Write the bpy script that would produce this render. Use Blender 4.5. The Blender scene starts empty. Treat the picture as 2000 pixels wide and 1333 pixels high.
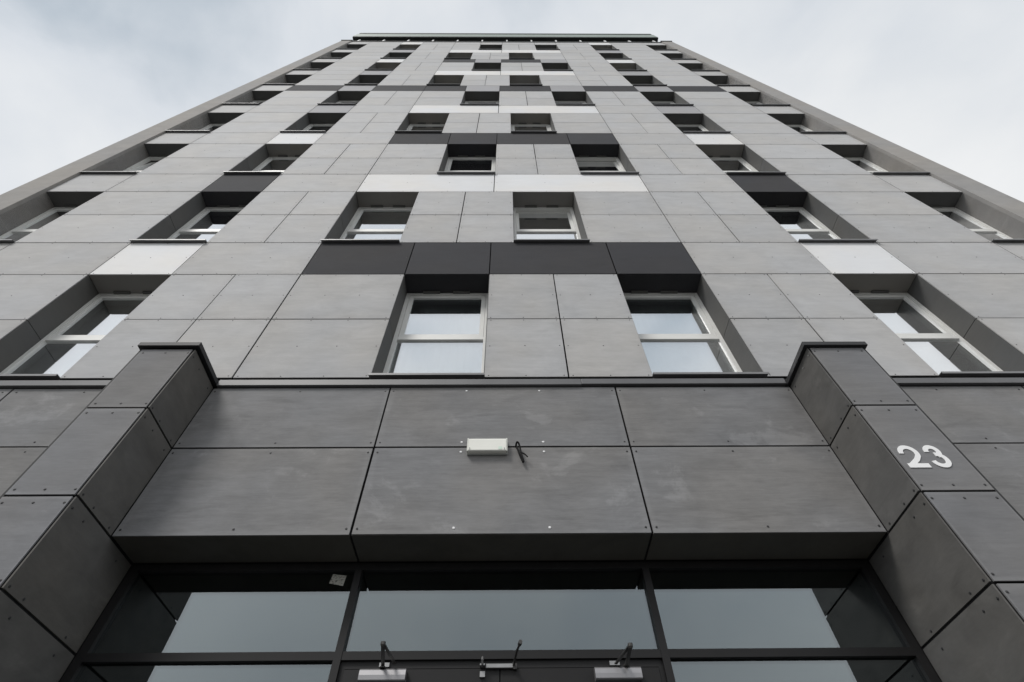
import bpy, bmesh, math, random
from mathutils import Vector, Matrix

random.seed(23)
SC = bpy.context.scene
COL = SC.collection
ZC = 1.0                      # height of the lens above the pavement
def rad(a): return math.radians(a)

# ------------------------------------------------------------------ camera
PITCH, YAW, ROLL, FPX = 0.9392, 0.0154, -0.0146, 1001.14
fwd = Vector((math.sin(YAW)*math.cos(PITCH), math.cos(YAW)*math.cos(PITCH), math.sin(PITCH)))
rt = Vector((math.cos(YAW), -math.sin(YAW), 0)); up = rt.cross(fwd)
right = rt*math.cos(ROLL) + up*math.sin(ROLL)
upv = up*math.cos(ROLL) - rt*math.sin(ROLL)
cd = bpy.data.cameras.new('camera'); cam = bpy.data.objects.new('camera', cd); COL.objects.link(cam)
cd.sensor_width = 36.0; cd.lens = FPX/2000*36.0; cd.clip_start = 0.05; cd.clip_end = 5000
m = Matrix((right, upv, -fwd)).transposed().to_4x4(); m.translation = Vector((0, 0, ZC))
cam.matrix_world = m
SC.camera = cam

# ------------------------------------------------------------------ sky, sun, exposure
SUN_AZ, SUN_EL = -40.0, 50.0        # degrees left of straight behind the lens, above the horizon
sdir = Vector((math.sin(rad(SUN_AZ))*math.cos(rad(SUN_EL)), -math.cos(rad(SUN_AZ))*math.cos(rad(SUN_EL)), math.sin(rad(SUN_EL))))
SC.view_settings.view_transform = 'Standard'; SC.view_settings.look = 'None'
SC.view_settings.exposure = 0.45; SC.view_settings.gamma = 1.0
SC.render.engine = 'CYCLES'
world = bpy.data.worlds.new('World'); SC.world = world; world.use_nodes = True
wn, wl = world.node_tree.nodes, world.node_tree.links; wn.clear()
out = wn.new('ShaderNodeOutputWorld'); mixs = wn.new('ShaderNodeMixShader')
b1 = wn.new('ShaderNodeBackground'); b2 = wn.new('ShaderNodeBackground')
sky = wn.new('ShaderNodeTexSky'); sky.sky_type = 'NISHITA'; sky.sun_disc = False
sky.sun_elevation = rad(SUN_EL); sky.sun_rotation = math.atan2(sdir.x, sdir.y)
wl.new(sky.outputs[0], b1.inputs[0]); b1.inputs[1].default_value = 0.10
tc = wn.new('ShaderNodeTexCoord'); mp = wn.new('ShaderNodeMapping'); mp.inputs['Scale'].default_value = (1, 1, 1.7)
mp.inputs['Location'].default_value = (-0.4905, 3.9388, 6.8186)
nz = wn.new('ShaderNodeTexNoise'); nz.inputs['Scale'].default_value = 1.5; nz.inputs['Detail'].default_value = 7.0
nz.inputs['Roughness'].default_value = 0.5; nz.inputs['Distortion'].default_value = 0.25
wl.new(tc.outputs['Generated'], mp.inputs[0]); wl.new(mp.outputs[0], nz.inputs['Vector'])
sep = wn.new('ShaderNodeSeparateXYZ'); wl.new(tc.outputs['Generated'], sep.inputs[0])
el = wn.new('ShaderNodeMapRange'); el.inputs[1].default_value = 0.62; el.inputs[2].default_value = 1.0
el.inputs[3].default_value = 0.20; el.inputs[4].default_value = 0.03
wl.new(sep.outputs['Z'], el.inputs[0])
ad = wn.new('ShaderNodeMath'); ad.operation = 'ADD'; wl.new(nz.outputs['Fac'], ad.inputs[0]); wl.new(el.outputs[0], ad.inputs[1])
nz2 = wn.new('ShaderNodeTexNoise'); nz2.inputs['Scale'].default_value = 4.2; nz2.inputs['Detail'].default_value = 6.0; nz2.inputs['Roughness'].default_value = 0.55
nz2.inputs['Distortion'].default_value = 0.6; wl.new(mp.outputs[0], nz2.inputs['Vector'])
ma = wn.new('ShaderNodeMath'); ma.operation = 'MULTIPLY_ADD'; wl.new(nz2.outputs['Fac'], ma.inputs[0]); ma.inputs[1].default_value = 0.24; ma.inputs[2].default_value = -0.125
ad2 = wn.new('ShaderNodeMath'); ad2.operation = 'ADD'; wl.new(ad.outputs[0], ad2.inputs[0]); wl.new(ma.outputs[0], ad2.inputs[1])
cr = wn.new('ShaderNodeValToRGB'); e = cr.color_ramp.elements
e[0].position = 0.32; e[0].color = (0.30, 0.355, 0.405, 1); e[1].position = 0.90; e[1].color = (0.72, 0.72, 0.715, 1)
x = cr.color_ramp.elements.new(0.52); x.color = (0.535, 0.562, 0.592, 1); x = cr.color_ramp.elements.new(0.70); x.color = (0.635, 0.647, 0.655, 1)
wl.new(ad2.outputs[0], cr.inputs[0]); wl.new(cr.outputs[0], b2.inputs[0]); b2.inputs[1].default_value = 1.0
mixs.inputs[0].default_value = 0.93
wl.new(b1.outputs[0], mixs.inputs[1]); wl.new(b2.outputs[0], mixs.inputs[2]); wl.new(mixs.outputs[0], out.inputs[0])
sl = bpy.data.lights.new('sun', 'SUN'); sl.energy = 1.5; sl.angle = rad(17); sl.color = (1.0, 0.97, 0.93)
sun = bpy.data.objects.new('sun', sl); COL.objects.link(sun); sun.location = sdir*40
sun.rotation_euler = sdir.to_track_quat('Z', 'Y').to_euler()

# ------------------------------------------------------------------ materials
class NT:
    def __init__(s, name):
        s.m = bpy.data.materials.new(name); s.m.use_nodes = True
        s.n = s.m.node_tree.nodes; s.l = s.m.node_tree.links; s.n.clear()
        s.o = s.n.new('ShaderNodeOutputMaterial')
    def node(s, t, **kw):
        n = s.n.new(t)
        for k, v in kw.items(): setattr(n, k, v)
        return n
    def put(s, sock, v):
        if hasattr(v, 'links') or isinstance(v, bpy.types.NodeSocket): s.l.new(v, sock)
        else: sock.default_value = v
    def math(s, op, a, b=0.0, clamp=False):
        n = s.node('ShaderNodeMath', operation=op); n.use_clamp = clamp
        s.put(n.inputs[0], a); s.put(n.inputs[1], b); return n.outputs[0]
    def noise(s, vec, scale, detail=3.0, rough=0.55, dist=0.0):
        n = s.node('ShaderNodeTexNoise'); s.put(n.inputs['Vector'], vec)
        n.inputs['Scale'].default_value = scale; n.inputs['Detail'].default_value = detail
        n.inputs['Roughness'].default_value = rough; n.inputs['Distortion'].default_value = dist
        return n.outputs['Fac']
    def vmul(s, a, v):
        n = s.node('ShaderNodeVectorMath', operation='MULTIPLY'); s.put(n.inputs[0], a); s.put(n.inputs[1], v); return n.outputs[0]
    def vadd(s, a, b):
        n = s.node('ShaderNodeVectorMath', operation='ADD'); s.put(n.inputs[0], a); s.put(n.inputs[1], b); return n.outputs[0]
    def ramp(s, f, a, b, c0=0.0, c1=1.0):
        n = s.node('ShaderNodeMapRange'); n.clamp = True; n.interpolation_type = 'SMOOTHSTEP'
        s.put(n.inputs[0], f); n.inputs[1].default_value = a; n.inputs[2].default_value = b
        n.inputs[3].default_value = c0; n.inputs[4].default_value = c1; return n.outputs[0]
    def bsdf(s, **kw):
        n = s.node('ShaderNodeBsdfPrincipled')
        for k, v in kw.items(): s.put(n.inputs[k.replace('_', ' ')], v)
        s.l.new(n.outputs[0], s.o.inputs[0]); return n

def simple(name, col, rough=0.5, metal=0.0, spec=0.5, var=0.06, scale=6.0):
    t = NT(name); tcn = t.node('ShaderNodeTexCoord')
    n = t.noise(tcn.outputs['Object'], scale, 4.0)
    f = t.ramp(n, 0.25, 0.75, 1-var, 1+var)
    c = t.vmul(tuple(col), f)
    t.bsdf(Base_Color=c, Roughness=rough, Metallic=metal, Specular_IOR_Level=spec)
    return t.m

def cement(name, col, mott=0.10, grain=0.06, rnd=0.06, rough=0.75, spec=0.25, stain=0.0, rim=0.0, sheen=0.12, edge=0.0):
    """fibre cement board: horizontal sanding grain, soft clouds, board-to-board difference"""
    t = NT(name); tcn = t.node('ShaderNodeTexCoord'); oi = t.node('ShaderNodeObjectInfo')
    off = t.vmul(oi.outputs['Random'], (91.7, 53.1, 77.3))
    v = t.vadd(tcn.outputs['Object'], off)
    cloud = t.noise(t.vmul(v, (1.0, 1.0, 2.0)), 2.6, 8.0, 0.66, 0.4)
    streak = t.noise(t.vmul(v, (1.0, 1.0, 11.0)), 2.2, 4.0, 0.6)
    fine = t.noise(t.vmul(v, (7.0, 7.0, 55.0)), 1.4, 4.0, 0.7)
    f = t.math('MULTIPLY', t.math('SUBTRACT', cloud, 0.5), mott*2.2)
    f = t.math('ADD', f, t.math('MULTIPLY', t.math('SUBTRACT', streak, 0.5), grain*2.4))
    f = t.math('ADD', f, t.math('MULTIPLY', t.math('SUBTRACT', fine, 0.5), grain*2.6))
    f = t.math('ADD', f, t.math('MULTIPLY', t.math('SUBTRACT', oi.outputs['Random'], 0.5), rnd*2))
    if stain:
        p = t.noise(t.vmul(v, (1.2, 1.2, 1.5)), 1.5, 9.0, 0.68, 0.3)
        f = t.math('ADD', f, t.math('MULTIPLY', t.ramp(p, 0.58, 0.66), stain))
        p2 = t.noise(t.vmul(v, (0.8, 0.8, 5.0)), 1.4, 5.0, 0.6, 0.8)
        f = t.math('SUBTRACT', f, t.math('MULTIPLY', t.ramp(p2, 0.58, 0.72), stain*0.7))
    if rim:
        g = t.node('ShaderNodeSeparateXYZ'); t.put(g.inputs[0], tcn.outputs['Generated'])
        ex = t.math('MINIMUM', g.outputs['X'], t.math('SUBTRACT', 1.0, g.outputs['X']))
        ez = t.math('MINIMUM', g.outputs['Z'], t.math('SUBTRACT', 1.0, g.outputs['Z']))
        ed = t.math('MINIMUM', t.math('MULTIPLY', ex, 1.6), ez)
        wob = t.noise(v, 4.0, 4.0, 0.6)
        ed = t.math('ADD', ed, t.math('MULTIPLY', t.math('SUBTRACT', wob, 0.5), 0.07))
        f = t.math('ADD', f, t.math('MULTIPLY', t.ramp(ed, 0.015, 0.05, 1.0, 0.0), rim))
    if edge:     # faint dirt along the board edges, broken up
        g2 = t.node('ShaderNodeSeparateXYZ'); t.put(g2.inputs[0], tcn.outputs['Generated'])
        e1 = t.math('MINIMUM', g2.outputs['X'], t.math('SUBTRACT', 1.0, g2.outputs['X'])); e2 = t.math('MINIMUM', g2.outputs['Z'], t.math('SUBTRACT', 1.0, g2.outputs['Z']))
        e3 = t.math('ADD', t.math('MINIMUM', e1, e2), t.math('MULTIPLY', t.math('SUBTRACT', t.noise(v, 2.3, 5.0, 0.6), 0.5), 0.30))
        f = t.math('SUBTRACT', f, t.math('MULTIPLY', t.ramp(e3, -0.02, 0.14, 1.0, 0.0), edge))
    f = t.math('ADD', f, 1.0)
    hue = t.noise(v, 0.9, 2.0)
    tint = t.node('ShaderNodeMix', data_type='RGBA'); t.put(tint.inputs[0], t.ramp(hue, 0.3, 0.7))
    tint.inputs[6].default_value = (col[0]*1.02, col[1], col[2]*0.975, 1); tint.inputs[7].default_value = (col[0]*0.985, col[1], col[2]*1.03, 1)
    c = t.vmul(tint.outputs[2], f)
    b = t.bsdf(Base_Color=c, Roughness=rough, Specular_IOR_Level=spec, Sheen_Weight=sheen, Sheen_Roughness=0.45)
    bp = t.node('ShaderNodeBump'); bp.inputs['Strength'].default_value = 0.12; bp.inputs['Distance'].default_value = 0.002
    t.put(bp.inputs['Height'], fine); t.l.new(bp.outputs[0], b.inputs['Normal'])
    return t.m

M = {}
M['light'] = cement('light_grey_fibre_cement', (0.405, 0.403, 0.400), mott=0.24, grain=0.08, rnd=0.085, sheen=0.60, edge=0.06)
M['white'] = cement('white_fibre_cement', (0.80, 0.80, 0.795), mott=0.06, grain=0.025, rnd=0.025, edge=0.03)
M['mid'] = cement('mid_grey_fibre_cement', (0.27, 0.27, 0.285), mott=0.12, grain=0.06, rnd=0.05, sheen=0.5)
M['dark'] = cement('dark_fibre_cement', (0.052, 0.052, 0.056), mott=0.16, grain=0.06, rnd=0.12, sheen=0.03, spec=0.12, rough=0.8)
M['plinth'] = cement('anthracite_fibre_cement', (0.208, 0.207, 0.207), mott=0.32, grain=0.15, rnd=0.06, stain=0.22, rim=0.10, sheen=0.05, edge=0.06)
M['pillar'] = cement('pillar_fibre_cement', (0.190, 0.190, 0.193), mott=0.24, grain=0.12, rnd=0.04, stain=0.08, rim=0.14, sheen=0.05)
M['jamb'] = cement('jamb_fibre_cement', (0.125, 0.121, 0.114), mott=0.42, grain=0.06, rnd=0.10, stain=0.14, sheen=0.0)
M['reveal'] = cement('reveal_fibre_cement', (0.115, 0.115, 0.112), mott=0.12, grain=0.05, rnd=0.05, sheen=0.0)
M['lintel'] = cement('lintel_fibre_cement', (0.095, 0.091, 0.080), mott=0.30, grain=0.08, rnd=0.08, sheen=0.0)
M['cap'] = simple('black_metal_cap', (0.022, 0.022, 0.024), 0.6)
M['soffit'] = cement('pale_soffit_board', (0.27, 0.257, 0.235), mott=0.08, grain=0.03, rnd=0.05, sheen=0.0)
M['plaster'] = cement('grey_plaster', (0.33, 0.318, 0.303), mott=0.22, grain=0.0, rnd=0.02, rough=0.9, spec=0.2)
M['backing'] = simple('black_membrane', (0.012, 0.012, 0.013), 0.9, var=0.2)
M['interior'] = simple('room_plaster', (0.72, 0.72, 0.70), 0.9, var=0.05)
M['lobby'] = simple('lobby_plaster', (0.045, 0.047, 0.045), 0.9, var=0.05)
M['frame'] = simple('pale_grey_window_profile', (0.80, 0.80, 0.775), 0.45, var=0.03)
M['gasket'] = simple('black_gasket', (0.02, 0.02, 0.02), 0.7)
M['sill'] = simple('grey_metal_sill', (0.20, 0.20, 0.205), 0.42, 0.0, var=0.08)
M['coping'] = simple('anthracite_metal_flashing', (0.125, 0.125, 0.13), 0.5, 0.0, var=0.10, scale=3)
M['darkframe'] = simple('anthracite_door_profile', (0.013, 0.0125, 0.013), 0.5, spec=0.3, var=0.08)
M['rivet'] = simple('dark_rivet_heads', (0.030, 0.030, 0.031), 0.5)
M['rivet_white'] = simple('bright_rivet_heads', (0.85, 0.85, 0.85), 0.35)
M['alu'] = simple('brushed_aluminium', (0.34, 0.335, 0.345), 0.42, 0.7, var=0.05, scale=12)
M['steel'] = simple('dull_steel', (0.30, 0.30, 0.30), 0.42, 0.8, var=0.12, scale=14)
M['arm'] = simple('dark_closer_arm', (0.06, 0.058, 0.056), 0.4, 0.3)
M['lampcover'] = simple('opal_lamp_cover', (0.84, 0.84, 0.78), 0.25, var=0.03)
M['lampend'] = simple('lamp_end_plastic', (0.66, 0.67, 0.62), 0.4, var=0.04)
M['lampbase'] = simple('lamp_housing_plastic', (0.48, 0.50, 0.48), 0.45, var=0.05)
M['greenled'] = simple('green_indicator_window', (0.66, 0.80, 0.69), 0.3)
M['number'] = simple('white_number_enamel', (0.90, 0.90, 0.90), 0.4, var=0.02)
M['cable'] = simple('black_cable_rubber', (0.006, 0.006, 0.006), 0.7, spec=0.2)
M['fascia'] = simple('pale_green_fascia', (0.27, 0.325, 0.285), 0.5, var=0.06, scale=1.5)
M['roofdark'] = simple('dark_roof_edge_metal', (0.03, 0.034, 0.033), 0.6)
M['post'] = simple('white_attic_post_paint', (0.80, 0.80, 0.80), 0.5)
M['vent'] = simple('trickle_vent_plastic', (0.10, 0.10, 0.095), 0.6)

def glass(name, base, gain, power, tint, spec=(0.97, 0.985, 1.0, 1), streak=0.0):
    t = NT(name); lw = t.node('ShaderNodeLayerWeight'); lw.inputs['Blend'].default_value = 0.5
    f = t.math('POWER', lw.outputs['Facing'], power)
    f = t.math('ADD', t.math('MULTIPLY', f, gain), base, clamp=True)
    g = t.node('ShaderNodeBsdfGlossy'); g.inputs['Roughness'].default_value = 0.0; g.inputs['Color'].default_value = spec
    tr = t.node('ShaderNodeBsdfTransparent'); tr.inputs['Color'].default_value = tint
    bp = t.node('ShaderNodeBump'); bp.inputs['Strength'].default_value = 0.05; bp.inputs['Distance'].default_value = 0.004
    tcn = t.node('ShaderNodeTexCoord'); t.put(bp.inputs['Height'], t.noise(tcn.outputs['Object'], 2.5, 2.0))
    t.l.new(bp.outputs[0], g.inputs['Normal'])
    mx = t.node('ShaderNodeMixShader'); t.put(mx.inputs[0], f)
    t.l.new(tr.outputs[0], mx.inputs[1]); t.l.new(g.outputs[0], mx.inputs[2]); last = mx.outputs[0]
    if streak:   # dried rain runs
        w = t.vadd(tcn.outputs['Object'], t.vmul(tcn.outputs['Object'], (0.0, 0.0, 0.0)))
        sn = t.noise(t.vmul(w, (60.0, 1.0, 5.0)), 1.0, 4.0, 0.65)
        cl = t.noise(w, 1.6, 2.0)
        df = t.node('ShaderNodeBsdfDiffuse'); df.inputs[0].default_value = (0.55, 0.56, 0.56, 1)
        m2 = t.node('ShaderNodeMixShader'); t.put(m2.inputs[0], t.math('MULTIPLY', t.ramp(sn, 0.42, 0.72), t.math('MULTIPLY', t.ramp(cl, 0.3, 0.6), streak)))
        t.l.new(last, m2.inputs[1]); t.l.new(df.outputs[0], m2.inputs[2]); last = m2.outputs[0]
    t.l.new(last, t.o.inputs[0])
    return t.m
M['curtain'] = simple('pale_net_curtain', (0.62, 0.63, 0.63), 0.9, var=0.06)
M['glass'] = glass('coated_window_glass', 0.24, 1.0, 1.0, (0.90, 0.94, 0.93, 1))
M['doorglass'] = glass('entrance_glass', 0.155, 0.6, 1.3, (0.40, 0.46, 0.45, 1), (0.88, 0.96, 1.0, 1))

def ground_mat():
    t = NT('dark_block_paving'); tcn = t.node('ShaderNodeTexCoord')
    br = t.node('ShaderNodeTexBrick'); t.put(br.inputs['Vector'], tcn.outputs['Object']); br.inputs['Scale'].default_value = 1.0
    br.inputs['Color1'].default_value = (0.075, 0.074, 0.072, 1); br.inputs['Color2'].default_value = (0.062, 0.061, 0.060, 1); br.inputs['Mortar'].default_value = (0.03, 0.03, 0.03, 1)
    br.inputs['Mortar Size'].default_value = 0.008
    n = t.noise(tcn.outputs['Object'], 0.8, 5.0)
    t.bsdf(Base_Color=t.vmul(br.outputs['Color'], t.ramp(n, 0.2, 0.8, 0.85, 1.12)), Roughness=0.85)
    return t.m
M['ground'] = ground_mat()

def sticker_mat():
    t = NT('printed_glass_sticker'); tcn = t.node('ShaderNodeTexCoord')
    n = t.noise(t.vmul(tcn.outputs['Object'], (60.0, 60.0, 130.0)), 1.0, 2.0)
    c = t.node('ShaderNodeMix', data_type='RGBA'); t.put(c.inputs[0], t.ramp(n, 0.52, 0.60))
    c.inputs[6].default_value = (0.42, 0.42, 0.38, 1); c.inputs[7].default_value = (0.12, 0.12, 0.11, 1)
    t.bsdf(Base_Color=c.outputs[2], Roughness=0.6); return t.m
M['sticker'] = sticker_mat()

# ------------------------------------------------------------------ building blocks
WLOC = {}
def place(o, loc, parent):
    loc = Vector(loc); WLOC[o.name] = loc
    if parent is not None:
        o.parent = parent; o.location = loc - WLOC[parent.name]
    else: o.location = loc
    COL.objects.link(o); return o
def empty(name, loc, label, cat):
    o = bpy.data.objects.new(name, None); o.empty_display_size = 0.3
    o['label'] = label; o['category'] = cat
    return place(o, loc, None)
CACHE = {}
def box_mesh(dx, dy, dz, mat):
    k = (round(dx, 4), round(dy, 4), round(dz, 4), mat)
    if k not in CACHE:
        me = bpy.data.meshes.new('box'); x, y, z = dx/2, dy/2, dz/2
        v = [(-x,-y,-z),(x,-y,-z),(x,y,-z),(-x,y,-z),(-x,-y,z),(x,-y,z),(x,y,z),(-x,y,z)]
        me.from_pydata(v, [], [(0,1,5,4),(1,2,6,5),(2,3,7,6),(3,0,4,7),(4,5,6,7),(3,2,1,0)])
        me.materials.append(M[mat]); CACHE[k] = me
    return CACHE[k]
def box(name, x0, x1, y0, y1, z0, z1, mat, parent, label=None):
    o = bpy.data.objects.new(name, box_mesh(abs(x1-x0), abs(y1-y0), abs(z1-z0), mat))
    if label: o['label'] = label
    return place(o, ((x0+x1)/2, (y0+y1)/2, (z0+z1)/2 + ZC), parent)
class MB:
    """collects boxes, tubes, prisms in lens-height coordinates; build() makes one mesh"""
    def __init__(s): s.v = []; s.f = []
    def box(s, x0, x1, y0, y1, z0, z1):
        n = len(s.v)
        s.v += [(x0,y0,z0),(x1,y0,z0),(x1,y1,z0),(x0,y1,z0),(x0,y0,z1),(x1,y0,z1),(x1,y1,z1),(x0,y1,z1)]
        s.f += [tuple(n+i for i in q) for q in ((0,1,5,4),(1,2,6,5),(2,3,7,6),(3,0,4,7),(4,5,6,7),(3,2,1,0))]
        return s
    def prism(s, prof, axis, a0, a1):
        """profile of 2D points swept along axis 'x' ((y,z) pairs) or 'y' ((x,z) pairs)"""
        n = len(s.v); k = len(prof)
        for a in (a0, a1):
            for p in prof: s.v.append((a, p[0], p[1]) if axis == 'x' else (p[0], a, p[1]))
        for i in range(k): s.f.append((n+i, n+(i+1) % k, n+k+(i+1) % k, n+k+i))
        s.f.append(tuple(n+i for i in range(k))[::-1]); s.f.append(tuple(n+k+i for i in range(k)))
        return s
    def disc(s, c, nrm, r, h, seg=8):
        nrm = Vector(nrm); a = nrm.orthogonal().normalized(); b = nrm.cross(a); n = len(s.v); c = Vector(c)
        for q, rr in ((0.0, r), (h*0.6, r), (h, r*0.6)):
            for i in range(seg):
                w = 2*math.pi*i/seg; s.v.append(tuple(c + nrm*q + (a*math.cos(w) + b*math.sin(w))*rr))
        for j in range(2):
            for i in range(seg):
                s.f.append((n+j*seg+i, n+j*seg+(i+1) % seg, n+(j+1)*seg+(i+1) % seg, n+(j+1)*seg+i))
        s.f.append(tuple(n+2*seg+i for i in range(seg))); return s
    def tube(s, pts, r, seg=8):
        pts = [Vector(p) for p in pts]; n0 = len(s.v); prev = None
        for i, p in enumerate(pts):
            d = (pts[min(i+1, len(pts)-1)] - pts[max(i-1, 0)]).normalized()
            a = d.orthogonal().normalized() if prev is None else (prev - d*prev.dot(d)).normalized()
            prev = a; b = d.cross(a)
            for k in range(seg):
                w = 2*math.pi*k/seg; s.v.append(tuple(p + (a*math.cos(w)+b*math.sin(w))*r))
        for i in range(len(pts)-1):
            for k in range(seg):
                s.f.append((n0+i*seg+k, n0+i*seg+(k+1) % seg, n0+(i+1)*seg+(k+1) % seg, n0+(i+1)*seg+k))
        s.f.append(tuple(n0+k for k in range(seg))[::-1]); s.f.append(tuple(n0+(len(pts)-1)*seg+k for k in range(seg)))
        return s
    def bar(s, p, q, w, h):
        """flat bar from p to q, width w across, height h in z"""
        p, q = Vector(p), Vector(q); d = (q-p); d.z = 0; d.normalize(); sd = Vector((-d.y, d.x, 0))*w/2; n = len(s.v)
        for c in (p, q):
            for sg, zz in ((-1, -h/2), (1, -h/2), (1, h/2), (-1, h/2)): s.v.append(tuple(c + sd*sg + Vector((0, 0, zz))))
        s.f += [tuple(n+i for i in f) for f in ((0,1,5,4),(1,2,6,5),(2,3,7,6),(3,0,4,7),(3,2,1,0),(4,5,6,7))]; return s
    def build(s, name, mat, parent, smooth=False, origin=None, label=None, bevel=0):
        xs = [Vector(p) for p in s.v]
        if origin is None:
            lo = Vector([min(p[i] for p in xs) for i in range(3)]); hi = Vector([max(p[i] for p in xs) for i in range(3)]); origin = (lo+hi)/2
        origin = Vector(origin); me = bpy.data.meshes.new(name)
        me.from_pydata([tuple(p-origin) for p in xs], [], s.f)
        bm = bmesh.new(); bm.from_mesh(me)
        if bevel:
            bmesh.ops.bevel(bm, geom=[e for e in bm.edges if len(e.link_faces) == 2 and e.calc_face_angle(0) > 0.9], offset=bevel, segments=2, affect='EDGES', profile=0.5)
        bmesh.ops.recalc_face_normals(bm, faces=bm.faces); bm.to_mesh(me); bm.free()
        me.materials.append(M[mat])
        if smooth:
            for p in me.polygons: p.use_smooth = True
        o = bpy.data.objects.new(name, me)
        if label: o['label'] = label
        return place(o, origin + Vector((0, 0, ZC)), parent)

# ------------------------------------------------------------------ setting
gm = bpy.data.meshes.new('pavement'); gm.from_pydata([(-1500,-1500,0),(1500,-1500,0),(1500,1500,0),(-1500,1500,0)], [], [(0,1,2,3)])
gm.materials.append(M['ground']); g = bpy.data.objects.new('pavement', gm); g['kind'] = 'structure'; place(g, (0, 0, 0), None)

# ------------------------------------------------------------------ the building
YF, YW, YP, YR = 3.05, 3.03, 2.597, 3.32     # cladding, ground floor wall, pillar front, window frame
PT = 0.010                                    # board thickness
B = empty('apartment_building', (0, YF, 0), 'tall grey panel-clad apartment block with dark and white bands, seen from its entrance', 'building')
Z1, H, MID, HEAD = 3.606, 2.845, 0.968, 1.955
NF = 9
XL, XR = -7.66, 7.70                          # inner edges of the plaster end strips
L0 = (XL, -6.69); L1 = (-5.10, -4.095); R1 = (4.012, 5.066); R0 = (6.695, XR)
HL, HR = -3.312, 3.200; CL, CR = -2.520, 2.390
EV = (CL, -1.258, -0.2205, 0.565, 1.349, CR)
OD = (CL, -1.478, -0.694, 0.100, 1.118, CR)
riv = {'dark': MB(), 'white': MB()}
G2 = 0.0075                                    # half joint
def rivets(x0, x1, z0, z1, y, nx, rows, inset=0.043, rr=0.0058, key='dark'):
    for i in range(nx):
        xx = x0+inset + (x1-x0-2*inset)*i/(nx-1)
        for zz in rows: riv[key].disc((xx+random.uniform(-.003, .003), y, zz+random.uniform(-.003, .003)), (0, -1, 0), rr, 0.003, 8)
def panel(x0, x1, z0, z1, mat, name='facade_panel', y=YF, g=G2, nr=0, rows=3, label=None, inset=0.043, zi=0.026):
    j = random.uniform(-0.0012, 0.0012)
    ju = lambda: g+random.choice((-0.0015, 0.0, 0.0, 0.001))
    o = box(name, x0+ju(), x1-ju(), y+j, y+j+PT, z0+ju(), z1-ju(), mat, B, label)
    if nr:
        rz = [z0+zi, z1-zi] + ([(z0+z1)/2] if rows == 3 else [])
        rivets(x0, x1, z0, z1, y+j, nr, rz, inset)
    return o
def nriv(w): return 4 if w > 1.2 else (3 if w > 0.6 else 2)

back = MB()
def window(x0, x1, zb, k, soff, tilt=0.0, nm=''):
    """one recessed window; the pale outer frame is the part, everything else hangs from it"""
    z0, z1 = zb, zb+HEAD; fw = 0.045; tz0, tz1 = zb+0.966, zb+1.012
    f = MB()
    f.box(x0, x0+fw, YR, YR+0.07, z0, z1); f.box(x1-fw, x1, YR, YR+0.07, z0, z1)
    f.box(x0+fw, x1-fw, YR, YR+0.07, z1-fw, z1); f.box(x0+fw, x1-fw, YR, YR+0.07, z0, z0+0.05); f.box(x0+fw, x1-fw, YR, YR+0.07, tz0, tz1)
    fr = f.build('window', 'frame', B)
    # sash of the upper light, set 6 mm behind the frame face, its own rails
    sx0, sx1, sz0, sz1 = x0+fw+0.004, x1-fw-0.004, tz1+0.004, z1-fw-0.004; sw = 0.048
    ys = YR+0.008; piv = Vector((0, ys+0.05, sz0))
    def til(mb):
        if tilt:
            R = Matrix.Rotation(-rad(tilt), 3, 'X'); mb.v = [tuple(R @ (Vector(p)-piv) + piv) for p in mb.v]
        return mb
    s = MB(); s.box(sx0, sx0+sw, ys, ys+0.055, sz0, sz1); s.box(sx1-sw, sx1, ys, ys+0.055, sz0, sz1)
    s.box(sx0+sw, sx1-sw, ys, ys+0.055, sz0, sz0+0.058); s.box(sx0+sw, sx1-sw, ys, ys+0.055, sz1-sw, sz1)
    til(s).build('sash', 'frame', fr)
    til(MB().box(sx0+sw, sx1-sw, ys+0.016, ys+0.034, sz0+0.058, sz1-sw)).build('pane', 'glass', fr)
    MB().box(x0+fw, x1-fw, YR+0.024, YR+0.042, z0+0.05, tz0).build('pane', 'glass', fr)
    if (k, nm) in CURT:   # pleated net curtain close behind the glass
        pts = []; n = int((x1-x0-0.02)/0.022)
        for i in range(n+1):
            xx = x0+0.01+(x1-x0-0.02)*i/n; pts.append((xx, YR+0.155+0.013*math.sin(i*1.5+k)+0.006*math.sin(i*0.41)))
        c = MB(); c.v = [(p[0], p[1], z0+0.05) for p in pts] + [(p[0], p[1], z1+0.05) for p in pts]
        c.f = [(i, i+1, n+2+i, n+1+i) for i in range(n)]
        c.build('curtain', 'curtain', fr, smooth=True)
    # metal sill with a turned-down lip
    sp = [(3.002, z0-0.018), (3.002, z0+0.008), (YR+0.0, z0+0.034), (YR+0.0, z0+0.026), (3.008, z0+0.002), (3.008, z0-0.018)]
    MB().prism(sp, 'x', x0-0.012, x1+0.012).build('window_sill', 'sill', fr)
    # lining boards
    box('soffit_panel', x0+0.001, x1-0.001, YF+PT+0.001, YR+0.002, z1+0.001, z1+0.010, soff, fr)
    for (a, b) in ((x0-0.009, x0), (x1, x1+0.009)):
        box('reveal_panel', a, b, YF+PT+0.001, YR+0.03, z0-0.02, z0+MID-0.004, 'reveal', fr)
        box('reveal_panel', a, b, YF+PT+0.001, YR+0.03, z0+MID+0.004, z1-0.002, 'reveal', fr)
    if k <= 5:
        w = x1-x0
        for q in ((0.20, 0.40), (0.56, 0.76)):
            box('trickle_vent', x0+w*q[0], x0+w*q[1], YR-0.035, YR-0.003, z1-0.022, z1-0.0005, 'vent', fr)
    return fr

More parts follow.
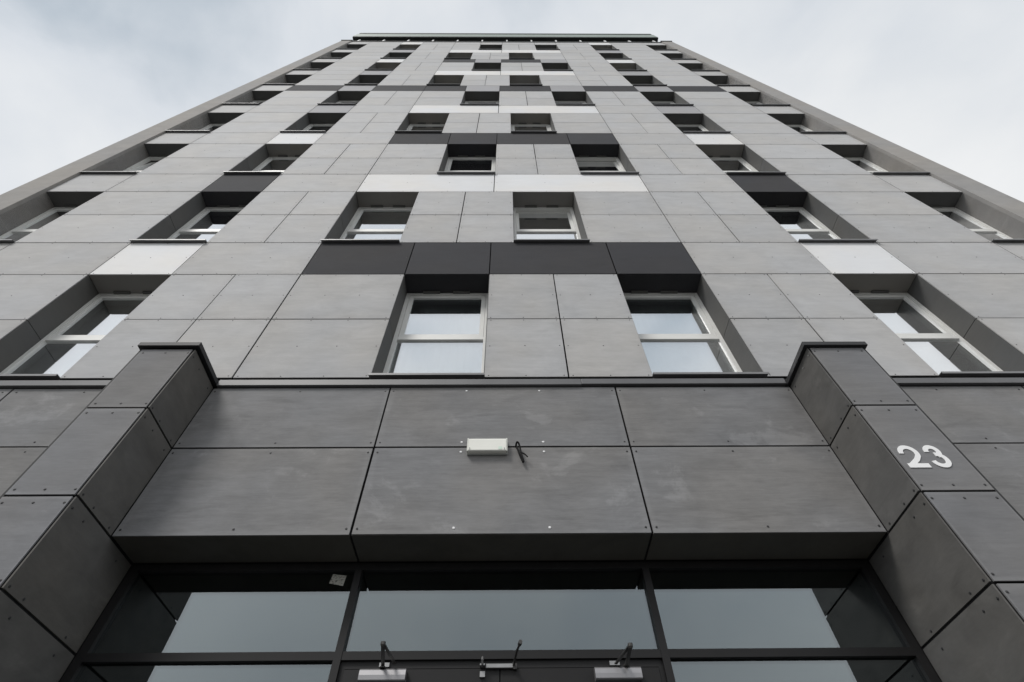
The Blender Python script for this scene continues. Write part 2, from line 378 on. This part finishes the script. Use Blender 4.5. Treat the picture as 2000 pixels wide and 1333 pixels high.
# colours of the band above each storey: (window heads L1/R1, centre pieces, side blocks)
side_mat = {1: 'white', 2: 'dark', 3: 'white', 4: 'mid', 5: 'mid', 6: 'mid', 7: 'white', 8: 'mid', 9: 'white'}
TILT = {(2, 'c2'): 4, (3, 'c2'): 4.5, (3, 'L0'): 6}
CURT = {(1, 'c1'), (1, 'c2'), (1, 'L1'), (2, 'c1'), (3, 'c1'), (3, 'R1'), (2, 'R1'), (4, 'c1'), (5, 'c2')}
for k in range(1, NF+1):
    zb = Z1+(k-1)*H; zm = zb+MID; zh = zb+HEAD; zt = zb+H
    cs = EV if k % 2 else OD
    rv = k <= 3
    wins = [('L0', *L0), ('L1', *L1), ('R1', *R1), ('R0', *R0)]
    if k % 2: solid = [(cs[0], cs[1]), (cs[2], cs[3]), (cs[3], cs[4])]; wins += [('c1', cs[1], cs[2]), ('c2', cs[4], cs[5])]
    else: solid = [(cs[1], cs[2]), (cs[2], cs[3]), (cs[4], cs[5])]; wins += [('c1', cs[0], cs[1]), ('c2', cs[3], cs[4])]
    solid += [(L0[1], L1[0]), (L1[1], HL), (HL, CL), (CR, HR), (HR, R1[0]), (R1[1], R0[0])]
    for a, b in solid:
        panel(a, b, zb, zm, 'light', nr=nriv(b-a) if rv else 0); panel(a, b, zm, zh, 'light', nr=nriv(b-a) if rv else 0)
    # band
    if k % 2: cuts = list(EV); cuts.pop(3); pm = ['dark']*4          # joints follow the windows below
    else: cuts = [CL, EV[2], CR]; pm = ['white']*2
    if k == 5: pm = ['dark', 'mid', 'dark', 'mid']
    if k == 7: pm = ['dark', 'mid', 'dark', 'mid']
    if k == 9: pm = ['light']*4
    wide = 'dark' if k == 5 else 'light'
    bands = [(L0[0], L0[1], 'light'), (L0[1], L1[0], wide), (L1[0], L1[1], side_mat[k]), (L1[1], CL, wide)]
    bands += [(cuts[i], cuts[i+1], pm[i]) for i in range(len(pm))]
    bands += [(CR, R1[0], wide), (R1[0], R1[1], side_mat[k]), (R1[1], R0[0], wide), (R0[0], R0[1], 'light')]
    for a, b, mt in bands:
        lab = {'white': 'white band panel', 'dark': 'dark anthracite band panel', 'mid': 'mid grey band panel'}.get(mt)
        panel(a, b, zh, zt, mt, nr=nriv(b-a) if rv else 0, label=lab)
    # what lies over each window decides its soffit
    for nm, a, b in wins:
        c = (a+b)/2; sm = [mt for p, q, mt in bands if p-0.01 <= c <= q+0.01][0]
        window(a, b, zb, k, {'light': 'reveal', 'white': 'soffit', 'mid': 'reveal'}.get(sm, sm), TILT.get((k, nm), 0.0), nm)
    # structural wall behind: full-height piers between openings, lintels over them
    ws = sorted((a, b) for _, a, b in wins); x = XL-0.5
    for a, b in ws:
        if a-x > 0.02: back.box(x, a-0.009, YF+0.055, YR+0.10, zb, zt)
        back.box(a-0.009, b+0.009, YF+0.055, YR+0.10, zh+0.010, zt); x = b+0.009
    back.box(x, XR+0.5, YF+0.055, YR+0.10, zb, zt)
ZT = Z1+NF*H                                   # top of the cladding
# ---- ground floor wall
GJ = (2.742, 1.978, 1.400)
COPZ0, COPZ1 = 3.452, 3.524
g7 = 0.008
PLx = (-3.060, -2.607); PRx = (2.532, 3.014)
for a, b, n in ((PLx[1], -1.040, 3), (-1.040, 0.960, 4), (0.960, PRx[0], 3)):
    for z0, z1 in ((GJ[0], COPZ0-0.006), (GJ[1], GJ[0])):
        panel(a, b, z0, z1, 'plinth', 'plinth_panel', YW, g7, 0)
        for i in range(n):
            xx = a+0.036 + (b-a-0.072)*i/(n-1)
            for zz in (z0+0.050, z1-0.050):
                key = 'white' if (n == 4 and i in (1, 2)) else 'dark'
                riv[key].disc((xx, YW, zz), (0, -1, 0), 0.0075 if key == 'dark' else 0.009, 0.004, 10)
    # lintel underside
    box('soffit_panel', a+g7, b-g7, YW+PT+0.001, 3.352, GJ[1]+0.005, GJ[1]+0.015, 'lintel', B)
for sgn in (-1, 1):
    xs = [PLx[0]-0.004, -4.36, -5.96, -7.56, -8.2] if sgn < 0 else [PRx[1]+0.004, 4.62, 6.2, 7.6, 8.2]
    for i in range(4):
        a, b = sorted((xs[i], xs[i+1]))
        for z0, z1 in ((GJ[0]+0.02, COPZ0-0.006), (GJ[1], GJ[0]+0.02), (0.9, GJ[1]), (-0.1, 0.9), (-1.0, -0.1)):
            panel(a, b, z0, z1, 'plinth', 'plinth_panel', YW, g7)
            if z0 > 1.9:
                for xx in (a+0.06, (a+b)/2, b-0.06):
                    for zz in (z0+0.05, z1-0.05): riv['dark'].disc((xx, YW, zz), (0, -1, 0), 0.0075, 0.004, 10)
# ---- the two pillars that flank the entrance
rows_p = ((GJ[0], COPZ0-0.004), (GJ[1], GJ[0]), (GJ[2], GJ[1]), (0.55, GJ[2]), (-0.3, 0.55), (-1.0, -0.3))
for (a, b), s in ((PLx, -1), (PRx, 1)):
    xi = b if s < 0 else a; xo = a if s < 0 else b         # inner and outer faces
    for z0, z1 in rows_p:
        j = random.uniform(-0.001, 0.001)
        fa, fb = (a+0.010, b-0.024) if s < 0 else (a+0.024, b-0.010)
        box('pillar_panel', fa, fb, YP+j, YP+PT+j, z0+g7, z1-g7, 'pillar', B)
        for zz in (z0+0.045, z1-0.052):
            if zz > 1.2:
                for q in (0.042, (b-a)/2, b-a-0.042): riv['dark'].disc((a+q, YP+j, zz), (0, -1, 0), 0.0075, 0.004, 10)
        ye = YW-0.002 if z0 > 1.9 else 3.358
        q0, q1 = (xi-PT, xi) if s < 0 else (xi, xi+PT)
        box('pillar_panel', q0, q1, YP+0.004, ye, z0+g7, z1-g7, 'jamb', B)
        nrm = (1, 0, 0) if s < 0 else (-1, 0, 0)
        for zz in (z0+0.030, z1-0.068):
            if zz > 1.2:
                for yy in (YP+0.032, YP+0.165, (ye-0.055 if z0 > 1.9 else ye-0.155)): riv['dark'].disc((xi, yy, zz), nrm, 0.0075, 0.004, 10)
        q0, q1 = (xo, xo+PT) if s < 0 else (xo-PT, xo)
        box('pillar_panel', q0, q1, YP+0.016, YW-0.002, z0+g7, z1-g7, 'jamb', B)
    back.box(a+0.011, b-0.011, YP+0.03, YW+0.03, -1.0, COPZ0-0.02)
    ca, cb_ = (xo-0.008, xo+0.009) if s < 0 else (xo-0.009, xo+0.008)
    box('corner_profile', ca, cb_, YP+0.003, YP+0.015, -1.0, COPZ0-0.004, 'gasket', B)
# structural wall of the ground floor, with the entrance opening
back.box(-8.2, PLx[1]-0.012, YW+0.03, 3.45, -1.0, Z1-0.02); back.box(PRx[0]+0.012, 8.2, YW+0.03, 3.45, -1.0, Z1-0.02)
back.box(PLx[1]-0.012, PRx[0]+0.012, YW+0.03, 3.45, GJ[1]+0.018, Z1-0.02)
back.box(XL-0.5, XR+0.5, 3.20, 3.40, Z1-0.02, Z1)
bw = back.build('structural_wall', 'backing', B)
# ---- metal flashing that caps the ground floor and wraps round the pillars
ov = 0.030
def flash(name, x0, x1, y0, y1, z0=COPZ0, z1=COPZ1, mat='coping'):
    b = MB(); b.box(x0, x1, y0, y1, z0, z1); return b.build(name, mat, B, bevel=0.004)
flash('wall_coping', -8.2, PLx[0]-ov-0.002, YW-ov, YF+0.05); flash('wall_coping', PRx[1]+ov+0.002, 8.2, YW-ov, YF+0.05)
flash('wall_coping', PLx[1]+ov+0.002, 0.66, YW-ov, YF+0.05, COPZ0-0.004, COPZ1); flash('wall_coping', 0.663, PRx[0]-ov-0.002, YW-ov+0.003, YF+0.05, COPZ0+0.006, COPZ1+0.004)
flash('pillar_cap', PLx[0]-ov, PLx[1]+ov, YP-ov, YF+0.05, COPZ0+0.006, COPZ1-0.018, 'cap'); flash('pillar_cap', PRx[0]-ov, PRx[1]+ov, YP-ov, YF+0.05, COPZ0-0.006, COPZ1-0.030, 'cap')
# ---- plaster strips at both ends, and attic
YS = 3.005
for a, b in ((-8.163, XL), (XR, 8.217)):
    box('end_strip', a, b, YS, YS+0.6, -1.0, ZT+0.12, 'plaster', B); box('strip_cap', a-0.03, b+0.02, YS-0.03, YS+0.65, ZT+0.121, ZT+0.20, 'roofdark', B)
box('attic_flashing', XL+0.003, XR-0.003, YF-0.025, YF+0.10, ZT+0.003, ZT+0.17, 'roofdark', B)
for i in range(13): box('attic_post', -7.442+i*1.242-0.035, -7.442+i*1.242+0.035, YF-0.01, YF+0.06, ZT+0.172, ZT+0.90, 'post', B)
box('attic_wall', XL, XR, YF+0.42, YF+0.55, ZT+0.02, ZT+1.09, 'roofdark', B)
box('attic_soffit', -7.86, 7.77, 2.935, YF+0.60, ZT+1.09, ZT+1.25, 'roofdark', B)
box('attic_fascia', -7.87, 7.78, 2.925, YF+0.62, ZT+1.251, ZT+2.36, 'fascia', B)
box('attic_edge', -7.80, 7.71, 2.910, YF+0.66, ZT+2.361, ZT+2.72, 'roofdark', B)
# ---- shell, floors and roof
box('side_wall', -8.15, -7.95, YS+0.601, 13.0, -1.0, ZT+0.1, 'plaster', B); box('side_wall', 8.0, 8.2, YS+0.601, 13.0, -1.0, ZT+0.1, 'plaster', B)
box('rear_wall', -8.15, 8.2, 13.001, 13.2, -1.0, ZT+0.1, 'plaster', B)
box('partition_wall', -7.94, 7.99, 5.2, 5.3, 2.3, ZT, 'interior', B)
for k in range(NF+1): box('floor_slab', -7.94, 7.99, 3.46, 12.9, Z1+k*H-0.30, Z1+k*H-0.10, 'interior', B)
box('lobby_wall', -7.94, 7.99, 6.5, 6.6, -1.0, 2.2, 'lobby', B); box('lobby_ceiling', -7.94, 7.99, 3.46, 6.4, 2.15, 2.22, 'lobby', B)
for x in (-5.9, -3.7, -0.9 , 0.35, 2.9, 5.9): box('partition_wall', x-0.06, x+0.06, 3.46, 5.19, 2.35, ZT-0.4, 'interior', B) if abs(x) > 3 else None
# ---- glazed entrance screen
YE = 3.362; E0, E1 = PLx[1]+0.004, PRx[0]-0.004
f = MB(); T0, T1 = 1.360, 1.408; MW = 0.046; mL, mR = -1.026, 0.952
f.box(E0, E0+0.058, YE, YE+0.07, -1.0, GJ[1]); f.box(E1-0.058, E1, YE, YE+0.07, -1.0, GJ[1])
f.box(E0+0.058, E1-0.058, YE, YE+0.07, GJ[1]-0.05, GJ[1])
f.box(mL-MW/2, mL+MW/2, YE-0.004, YE+0.07, -1.0, GJ[1]-0.05); f.box(mR-MW/2, mR+MW/2, YE-0.004, YE+0.07, -1.0, GJ[1]-0.05)
bays = ((E0+0.058, mL-MW/2), (mL+MW/2, mR-MW/2), (mR+MW/2, E1-0.058))
for i, (a, b) in enumerate(bays):
    f.box(a, b, YE, YE+0.07, T0, T1)
    if i != 1: f.box(a, b, YE, YE+0.07, -1.0, -0.88)
a, b = bays[1]
f.box(a, b, YE+0.02, YE+0.068, 1.318, T0); f.box(a, a+0.028, YE+0.02, YE+0.068, -1.0, 1.318); f.box(b-0.028, b, YE+0.02, YE+0.068, -1.0, 1.318)
scr = f.build('entrance_screen', 'darkframe', B)
for i, (a, b) in enumerate(bays):
    MB().box(a, b, YE+0.030, YE+0.050, T1, GJ[1]-0.05).build('pane', 'doorglass', scr)
    if i != 1: MB().box(a, b, YE+0.030, YE+0.050, -0.88, T0).build('pane', 'doorglass', scr)
st = MB(); n = [(-1.2049, 1.9183), (-1.1103, 1.9066), (-1.1164, 1.8343), (-1.2149, 1.8528)]
k = YE/3.39
st.prism([(p[0]*1.0, p[1]*1.0-0.003) for p in n], 'y', YE+0.0285, YE+0.0295).build('sticker', 'sticker', scr, label='small pale printed sticker')
# doors
dx = -0.048
for (a, b, s) in ((bays[1][0]+0.031, dx-0.003, -1), (dx+0.003, bays[1][1]-0.031, 1)):
    d = MB(); w = 0.11; y0, y1 = YE+0.012, YE+0.066; zt = 1.312
    d.box(a, a+w, y0, y1, -0.98, zt); d.box(b-w, b, y0, y1, -0.98, zt); d.box(a+w, b-w, y0, y1, zt-0.13, zt); d.box(a+w, b-w, y0, y1, -0.98, -0.82)
    leaf = d.build('door_leaf', 'darkframe', B)
    MB().box(a+w, b-w, y0+0.02, y0+0.035, -0.82, zt-0.13).build('pane', 'doorglass', leaf)
    hx = b-0.055 if s < 0 else a+0.055
    MB().tube([(hx, y0-0.001, 0.30), (hx, y0-0.055, 0.30), (hx, y0-0.055, -0.15), (hx, y0-0.001, -0.15)], 0.011, 10).build('pull_handle', 'steel', leaf, smooth=True)
    cx0, cx1 = (-0.866, -0.596) if s < 0 else (0.508, 0.780)
    zc0, zc1 = 1.232, 1.300
    prof = [(YE+0.011, zc0), (YE-0.036, zc0), (YE-0.043, zc0+0.006), (YE-0.045, zc0+0.03), (YE-0.042, zc1-0.012), (YE-0.034, zc1-0.003), (YE-0.026, zc1), (YE+0.011, zc1)]
    MB().prism(prof, 'x', cx0, cx1).build('door_closer', 'alu', leaf)
    am = MB()
    if s < 0: base, tip, foot = (-0.736, 3.325, 1.312), (-0.699, 3.062, 1.316), (-0.672, 3.345, 1.322)
    else: base, tip, foot = (0.697, 3.325, 1.300), (0.688, 3.082, 1.306), (0.640, 3.345, 1.312)
    am.bar(base, tip, 0.020, 0.007); am.bar((tip[0], tip[1], tip[2]+0.009), (foot[0], foot[1], foot[2]+0.009), 0.016, 0.007)
    am.disc((tip[0], tip[1], tip[2]+0.014), (0, 0, -1), 0.014, 0.026, 12); am.disc((base[0], base[1], 1.2995), (0, 0, 1), 0.017, 0.012, 12)
    am.build('closer_arm', 'arm', leaf)
    fx = foot[0] if s > 0 else base[0]
    MB().box(fx-0.032, fx+0.028, YE+0.002, YE+0.0195, 1.322, 1.345).build('arm_bracket', 'steel', leaf)
# flush bolt and stay on the door head
r = MB(); r.box(-0.132, 0.030, YE-0.012, YE+0.0115, 1.306, 1.330)
stay = r.build('door_stay', 'steel', scr, bevel=0.003)
r = MB(); r.box(-0.166, -0.136, YE-0.004, YE+0.0115, 1.262, 1.292); r.box(-0.166, -0.136, YE-0.03, YE+0.0115, 1.315, 1.324)
r.tube([(-0.152, YE-0.004, 1.316), (-0.152, YE-0.035, 1.322), (-0.152, YE-0.045, 1.336), (-0.152, YE-0.030, 1.356), (-0.152, YE-0.008, 1.352)], 0.007, 8)
r.build('stay_hook', 'steel', scr, smooth=False)
r = MB(); r.tube([(0.034, YE-0.005, 1.322), (0.040, YE-0.060, 1.330), (0.052, YE-0.17, 1.333), (0.066, YE-0.25, 1.336)], 0.007, 8); r.tube([(0.066, YE-0.245, 1.336), (0.071, YE-0.275, 1.337)], 0.012, 8)
r.box(0.032, 0.052, YE-0.012, YE+0.0115, 1.300, 1.330)
r.build('stay_lever', 'arm', scr)
# ---- rivets: too small to pick apart, joined
o = riv['dark'].build('rivet_heads', 'rivet', B); o['kind'] = 'stuff'
o = riv['white'].build('bright_rivet_heads', 'rivet_white', B, label='bright unpainted rivet heads'); o['kind'] = 'stuff'

# ------------------------------------------------------------------ wall light over the entrance
WLt = empty('wall_light', (-0.157, YW, 2.655+ZC), 'white oblong emergency light fixed to the wall above the entrance', 'light')
x0, x1 = -0.312, -0.001
pr = [(YW-0.001, 2.655), (YW-0.020, 2.655), (YW-0.020, 2.795), (YW-0.001, 2.795)]
hs = MB().prism(pr, 'x', x0, x1).build('housing', 'lampbase', WLt, bevel=0.003)
cv = []
for i in range(9):
    w = math.pi/2*i/8; cv.append((YW-0.034-0.020*math.sin(w), 2.768+0.022*math.cos(w)))
for i in range(1, 6):
    w = math.pi/2*i/5; cv.append((YW-0.042-0.012*math.cos(w), 2.671-0.012*math.sin(w)))
cv += [(YW-0.0205, 2.659), (YW-0.0205, 2.790)]
MB().prism(cv, 'x', x0+0.010, x1-0.010).build('cover', 'lampcover', WLt)
for xx in (x0, x1-0.0095): MB().box(xx, xx+0.0095, YW-0.050, YW-0.0205, 2.660, 2.789).build('end_cap', 'lampend', WLt, bevel=0.002)
for xx in (x0+0.022, x1-0.024): MB().box(xx-0.003, xx+0.003, YW-0.0575, YW-0.0525, 2.672, 2.690).build('clip', 'lampbase', WLt)
MB().box(-0.070, -0.042, YW-0.0556, YW-0.0541, 2.672, 2.698).build('indicator_window', 'greenled', WLt)

# ------------------------------------------------------------------ loose cable end beside it
def smoothp(p, n=6):
    o = []; p = [Vector(q) for q in p]
    for i in range(len(p)-1):
        a, b, c, d = p[max(i-1, 0)], p[i], p[i+1], p[min(i+2, len(p)-1)]
        for k in range(n):
            t = k/n; o.append(0.5*((2*b)+(c-a)*t+(2*a-5*b+4*c-d)*t*t+(3*b-a-3*c+d)*t**3))
    o.append(p[-1]); return o
cb = MB()
cb.tube(smoothp([(0.066, 3.045, 2.744), (0.066, 3.005, 2.740), (0.074, 2.985, 2.752), (0.087, 2.992, 2.742), (0.095, 2.998, 2.711), (0.103, 2.996, 2.650), (0.112, 2.994, 2.605), (0.120, 2.998, 2.572), (0.116, 3.004, 2.566)]), 0.0072)
cb.tube(smoothp([(0.075, 3.045, 2.743), (0.074, 3.010, 2.725), (0.086, 3.004, 2.660), (0.099, 3.003, 2.614), (0.116, 3.003, 2.566)]), 0.0072)
cb.tube(smoothp([(0.100, 2.993, 2.655), (0.112, 2.988, 2.644), (0.130, 2.990, 2.633), (0.152, 2.994, 2.609)]), 0.0052)
co = cb.build('cable', 'cable', None, smooth=True)
co['label'] = 'short black cable end looped out of the panel joint beside the wall light'; co['category'] = 'cable'

# ------------------------------------------------------------------ house number 23
HN = empty('house_number', (2.74, YP, 2.157+ZC), 'white raised house number 23 on the right entrance pillar', 'house number')
def ribbon(mb, pts, w, y0, y1, flat0=None):
    P = [Vector((p[0], p[1])) for p in pts]; Lf, Rt = [], []
    for i, p in enumerate(P):
        d0 = (P[i]-P[i-1]).normalized() if i else None; d1 = (P[i+1]-P[i]).normalized() if i < len(P)-1 else None
        d = ((d0 or d1)+(d1 or d0)); d.normalize(); n = Vector((-d.y, d.x))
        k = 1.0/max(0.55, n.dot(Vector((-(d1 or d0).y, (d1 or d0).x))))
        Lf.append(p+n*w/2*k); Rt.append(p-n*w/2*k)
    n0 = len(mb.v); K = len(P)
    for y in (y0, y1):
        for q in Lf: mb.v.append((q.x, y, q.y))
        for q in Rt: mb.v.append((q.x, y, q.y))
    for i in range(K-1):
        a, b = n0+i, n0+i+1; c, d = n0+K+i, n0+K+i+1; o2 = 2*K
        mb.f += [(a, b, d, c), (a+o2, c+o2, d+o2, b+o2), (a, a+o2, b+o2, b), (c, d, d+o2, c+o2)]
    for i in (0, K-1): mb.f.append((n0+i, n0+K+i, n0+3*K+i, n0+2*K+i))
def arc(cx, cz, r, a0, a1, n=18, rz=None):
    rz = rz or r
    return [(cx+r*math.cos(rad(a0+(a1-a0)*i/n)), cz+rz*math.sin(rad(a0+(a1-a0)*i/n))) for i in range(n+1)]
NB, NTp, W = 2.157, 2.347, 0.031; yn0, yn1 = YP-0.0045, YP-0.0015
d2 = MB(); ox = 2.591; cz = NTp-0.0675; r = 0.0505
pts = [(ox+0.017, cz-0.004)] + arc(ox+0.0675, cz, r, 176, -28)
pts += [(ox+0.088, NB+0.070), (ox+0.055, NB+0.045)]
ribbon(d2, pts + [(ox+0.026, NB+0.0245), (ox+0.020, NB+0.012)], W, yn0, yn1)
d2.box(ox, ox+0.138, yn0-0.0008, yn1, NB, NB+0.034)
d2.build('digit', 'number', HN, label='white digit 2')
d3 = MB(); ox = 2.762
c3 = NTp-0.055; pts = [(ox+0.021, c3-0.004)] + arc(ox+0.060, c3, 0.039, 176, -75)
ribbon(d3, pts, W, yn0, yn1)
c4 = NB+0.0625; pts = arc(ox+0.062, c4, 0.0475, 96, -172, 24)
ribbon(d3, pts, W, yn0-0.0008, yn1)
d3.build('digit', 'number', HN, label='white digit 3')
